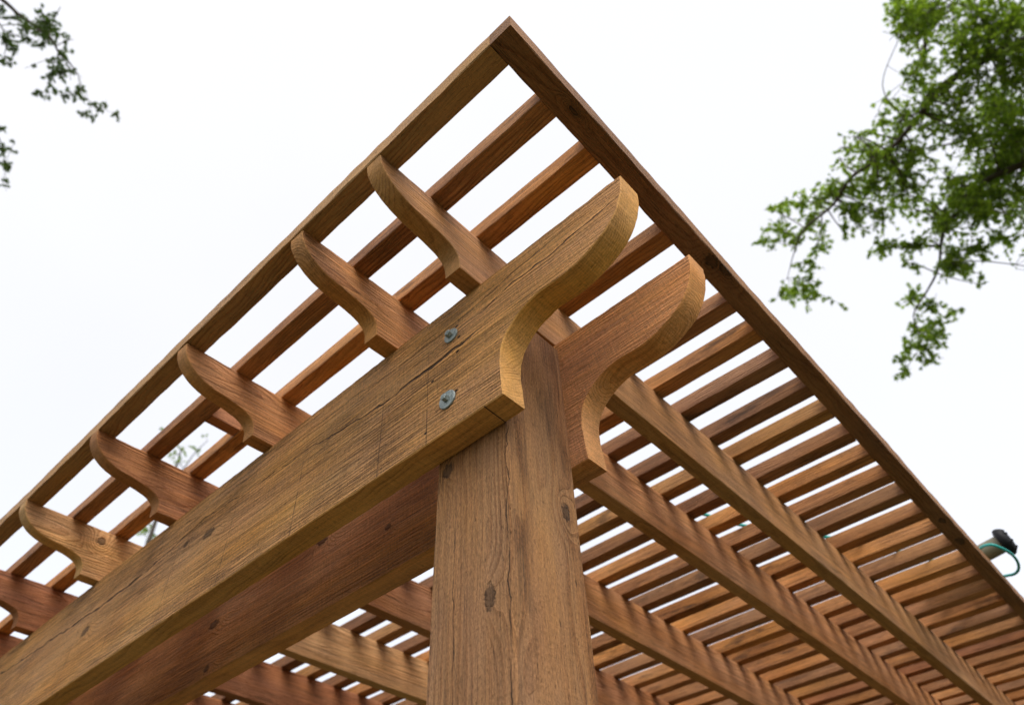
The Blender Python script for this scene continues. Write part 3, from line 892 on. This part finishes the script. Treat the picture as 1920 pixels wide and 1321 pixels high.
# right-hand tree
fork = at(2230, 120, 6.8)
tb = Vector((fork.x + 0.25, fork.y + 0.35, 0.0))
sk = [[(tb, 0.27), (tb + Vector((0, 0, 0.25)), 0.21), (tb + Vector((0.02, 0.03, 2.2)), 0.165), (tb.lerp(fork, 0.55) + Vector((0.1, 0.05, 0.4)), 0.14), (fork, 0.12), (fork + Vector((0.2, 0.1, 1.6)), 0.07), (fork + Vector((0.1, 0.4, 2.9)), 0.03)],
      [(fork, 0.10), (at(1990, -60, 6.6), 0.06), (at(1850, -120, 6.6), 0.045), (at(1745, -60, 6.5), 0.035), (at(1722, 10, 6.5), 0.028), (at(1735, 60, 6.4), 0.018), (at(1728, 110, 6.3), 0.010), (at(1700, 150, 6.2), 0.004)],
      [(fork, 0.08), (at(2020, 60, 6.4), 0.05), (at(1880, 90, 6.2), 0.034), (at(1775, 155, 6.1), 0.024), (at(1735, 203, 6.0), 0.019), (at(1700, 240, 6.0), 0.017), (at(1650, 292, 5.9), 0.014), (at(1596, 335, 5.8), 0.013), (at(1562, 385, 5.8), 0.010), (at(1508, 425, 5.7), 0.008), (at(1488, 470, 5.7), 0.004), (at(1476, 520, 5.7), 0.002)],
      [(fork, 0.07), (at(2080, 250, 6.6), 0.045), (at(1960, 300, 6.4), 0.030), (at(1860, 330, 6.3), 0.021), (at(1815, 375, 6.2), 0.016), (at(1768, 435, 6.2), 0.012), (at(1758, 500, 6.1), 0.009), (at(1738, 545, 6.1), 0.007), (at(1716, 590, 6.1), 0.005), (at(1728, 640, 6.0), 0.003), (at(1700, 690, 6.0), 0.0015)],
      [(at(1960, 300, 6.4), 0.028), (at(1900, 250, 6.6), 0.018), (at(1830, 260, 6.8), 0.010), (at(1760, 275, 6.9), 0.005)],
      [(at(1735, 203, 6.0), 0.010), (at(1690, 215, 5.9), 0.005), (at(1655, 160, 5.9), 0.003), (at(1685, 70, 5.9), 0.0025)],
      [(at(1960, 300, 6.4), 0.022), (at(1945, 400, 6.5), 0.010), (at(1925, 440, 6.5), 0.004)]]
bl = []
def B(u, v, r, n, d, k=1):
    for _ in range(k):
        dd = d + rr.uniform(-0.35, 0.45)
        bl.append((at(u + rr.uniform(-r, r) * 0.4, v + rr.uniform(-r, r) * 0.4, dd), r * dd / FPX, n))
# dense body
for (u, v, r, n) in [(1700, 20, 35, 60), (1680, 5, 28, 30), (1760, 30, 45, 90), (1830, 30, 55, 150), (1900, 40, 55, 170), (1790, 90, 42, 80), (1735, 130, 32, 60), (1850, 110, 45, 90), (1905, 130, 55, 170),
                     (1745, 170, 28, 40), (1800, 190, 45, 60), (1870, 200, 50, 150), (1915, 220, 50, 160), (1700, 225, 40, 45), (1760, 240, 42, 70), (1835, 260, 50, 120), (1900, 290, 55, 180),
                     (1660, 280, 36, 60), (1700, 300, 42, 75), (1625, 310, 34, 55), (1640, 350, 42, 90), (1690, 360, 42, 80), (1595, 350, 32, 55), (1850, 330, 50, 170), (1910, 370, 45, 150), (1770, 330, 34, 45),
                     (1660, 400, 34, 60), (1800, 380, 42, 120), (1850, 395, 38, 100), (1780, 420, 34, 70), (1740, 395, 26, 26),
                     (1570, 285, 28, 22), (1605, 250, 28, 20), (1640, 215, 26, 18), (1720, 60, 26, 30), (1920, 420, 22, 20)]:
    B(u, v, r, int(n * 1.95), 6.0 + (u - 1650) * 0.0012, 3)
# hanging sprays
for (u, v, r, n) in [(1550, 350, 26, 26), (1520, 375, 26, 34), (1480, 390, 30, 40), (1445, 385, 26, 24), (1460, 420, 28, 40), (1430, 450, 22, 22), (1500, 430, 26, 36), (1520, 470, 24, 32), (1530, 500, 20, 24),
                     (1490, 460, 20, 18), (1475, 560, 22, 22), (1510, 560, 24, 32), (1540, 550, 22, 28), (1580, 570, 12, 10), (1455, 568, 16, 10), (1525, 525, 16, 14),
                     (1610, 430, 24, 30), (1630, 465, 24, 34), (1655, 470, 15, 14), (1600, 400, 22, 24), (1580, 440, 16, 10),
                     (1710, 460, 24, 36), (1700, 490, 18, 16), (1790, 470, 28, 50), (1815, 500, 28, 44), (1840, 465, 30, 46), (1870, 440, 26, 34), (1895, 400, 20, 20), (1840, 515, 16, 16), (1845, 530, 9, 8),
                     (1720, 560, 24, 34), (1745, 585, 22, 28), (1715, 620, 24, 30), (1750, 625, 22, 30), (1775, 600, 22, 24), (1790, 590, 14, 8), (1735, 655, 24, 32), (1700, 655, 18, 18), (1685, 670, 16, 14), (1745, 680, 18, 18), (1695, 695, 14, 14), (1765, 645, 16, 12), (1800, 575, 8, 6)]:
    B(u, v, r, int(n * 4.6), 5.9, 1)
crown_fill(fork, 1.9, 70, 110)
make_tree("maple_tree", "leafy green tree with drooping sprays reaching in beside the pergola's long roof edge", sk, bl, 0.047, 3, G1, tb, 0.2, "trees around the pergola")

# left-hand tree
rr.seed(4); bl = []
fork = at(-420, -260, 8.6)
tb = Vector((fork.x - 0.3, fork.y - 0.2, 0.0))
sk = [[(tb, 0.17), (tb + Vector((0.0, 0.05, 2.4)), 0.14), (fork, 0.10), (fork + Vector((-0.2, -0.2, 1.5)), 0.05)],
      [(fork, 0.07), (at(-220, -150, 7.9), 0.045), (at(-90, -70, 7.5), 0.028), (at(5, -2, 7.2), 0.016), (at(40, 32, 7.1), 0.012), (at(90, 68, 7.0), 0.009), (at(112, 100, 7.0), 0.007), (at(128, 112, 6.9), 0.004), (at(150, 145, 6.9), 0.0025), (at(158, 180, 6.8), 0.002), (at(185, 200, 6.8), 0.0015), (at(222, 214, 6.8), 0.001)],
      [(fork, 0.06), (at(-260, 0, 8.2), 0.035), (at(-120, 120, 7.8), 0.02), (at(-40, 200, 7.4), 0.010), (at(0, 262, 7.3), 0.005), (at(12, 310, 7.2), 0.002)],
      [(at(-90, -70, 7.5), 0.02), (at(-30, 10, 7.3), 0.010), (at(5, 55, 7.2), 0.005), (at(8, 100, 7.1), 0.002)]]
for (u, v, r, n) in [(80, 15, 14, 14), (85, 40, 18, 30), (70, 50, 18, 24), (100, 45, 14, 16), (45, 55, 14, 16), (25, 25, 16, 14), (10, 20, 14, 14), (5, 70, 16, 26), (35, 80, 12, 12), (30, 100, 14, 14), (22, 118, 10, 10), (2, 125, 8, 8),
                     (65, 70, 14, 14), (95, 72, 20, 34), (115, 68, 14, 14), (75, 90, 12, 14), (115, 100, 9, 12), (138, 75, 8, 5), (138, 102, 7, 4), (90, 120, 12, 12), (105, 140, 16, 30), (95, 150, 12, 14), (72, 168, 12, 24), (92, 165, 12, 16),
                     (112, 182, 10, 14), (130, 148, 9, 8), (150, 150, 8, 5), (152, 170, 7, 8), (138, 185, 9, 12), (160, 192, 10, 16), (160, 213, 9, 12), (176, 226, 7, 10), (190, 205, 8, 10), (200, 190, 6, 4), (220, 216, 7, 12), (178, 200, 6, 5),
                     (5, 245, 14, 16), (10, 268, 16, 22), (28, 265, 9, 8), (5, 305, 12, 16), (20, 318, 8, 10), (6, 345, 8, 6), (12, 360, 6, 5), (115, 15, 8, 4), (45, 130, 6, 3)]:
    B(u, v, r, int(n * 4.2), 7.0, 1)
crown_fill(fork, 1.7, 60, 80)
make_tree("maple_tree", "tree whose thin leafy branch tips hang in from the upper left of the sky", sk, bl, 0.038, 8, G2, tb, 0.17, "trees around the pergola")

# far tree seen through the roof
rr.seed(9); bl = []
top = at(330, 880, 15.0)
tb = Vector((top.x - 0.3, top.y + 0.2, 0.0))
sk = [[(tb, 0.10), (tb.lerp(top, 0.5) + Vector((0.15, 0, 0)), 0.07), (top + Vector((0, 0, -0.5)), 0.03), (at(340, 845, 15), 0.012)],
      [(top + Vector((0, 0, -0.5)), 0.02), (at(280, 970, 15), 0.012), (at(262, 1000, 15), 0.006)],
      [(top + Vector((0, 0, -0.5)), 0.02), (at(365, 850, 15), 0.010), (at(390, 825, 15), 0.005)]]
for (u, v, r, n) in [(300, 805, 9, 16), (330, 850, 15, 26), (350, 835, 16, 40), (375, 845, 15, 36), (385, 815, 9, 16), (345, 865, 15, 34), (320, 845, 10, 16), (275, 985, 14, 34), (262, 1000, 16, 44), (285, 1005, 16, 44), (290, 975, 8, 10), (300, 1010, 13, 26)]:
    B(u, v, r, n, 15.0, 1)
make_tree("young_tree", "distant young tree glimpsed as pale leaves through the gaps between slats", sk, bl, 0.075, 12, G1, tb, 0.1, "trees around the pergola")
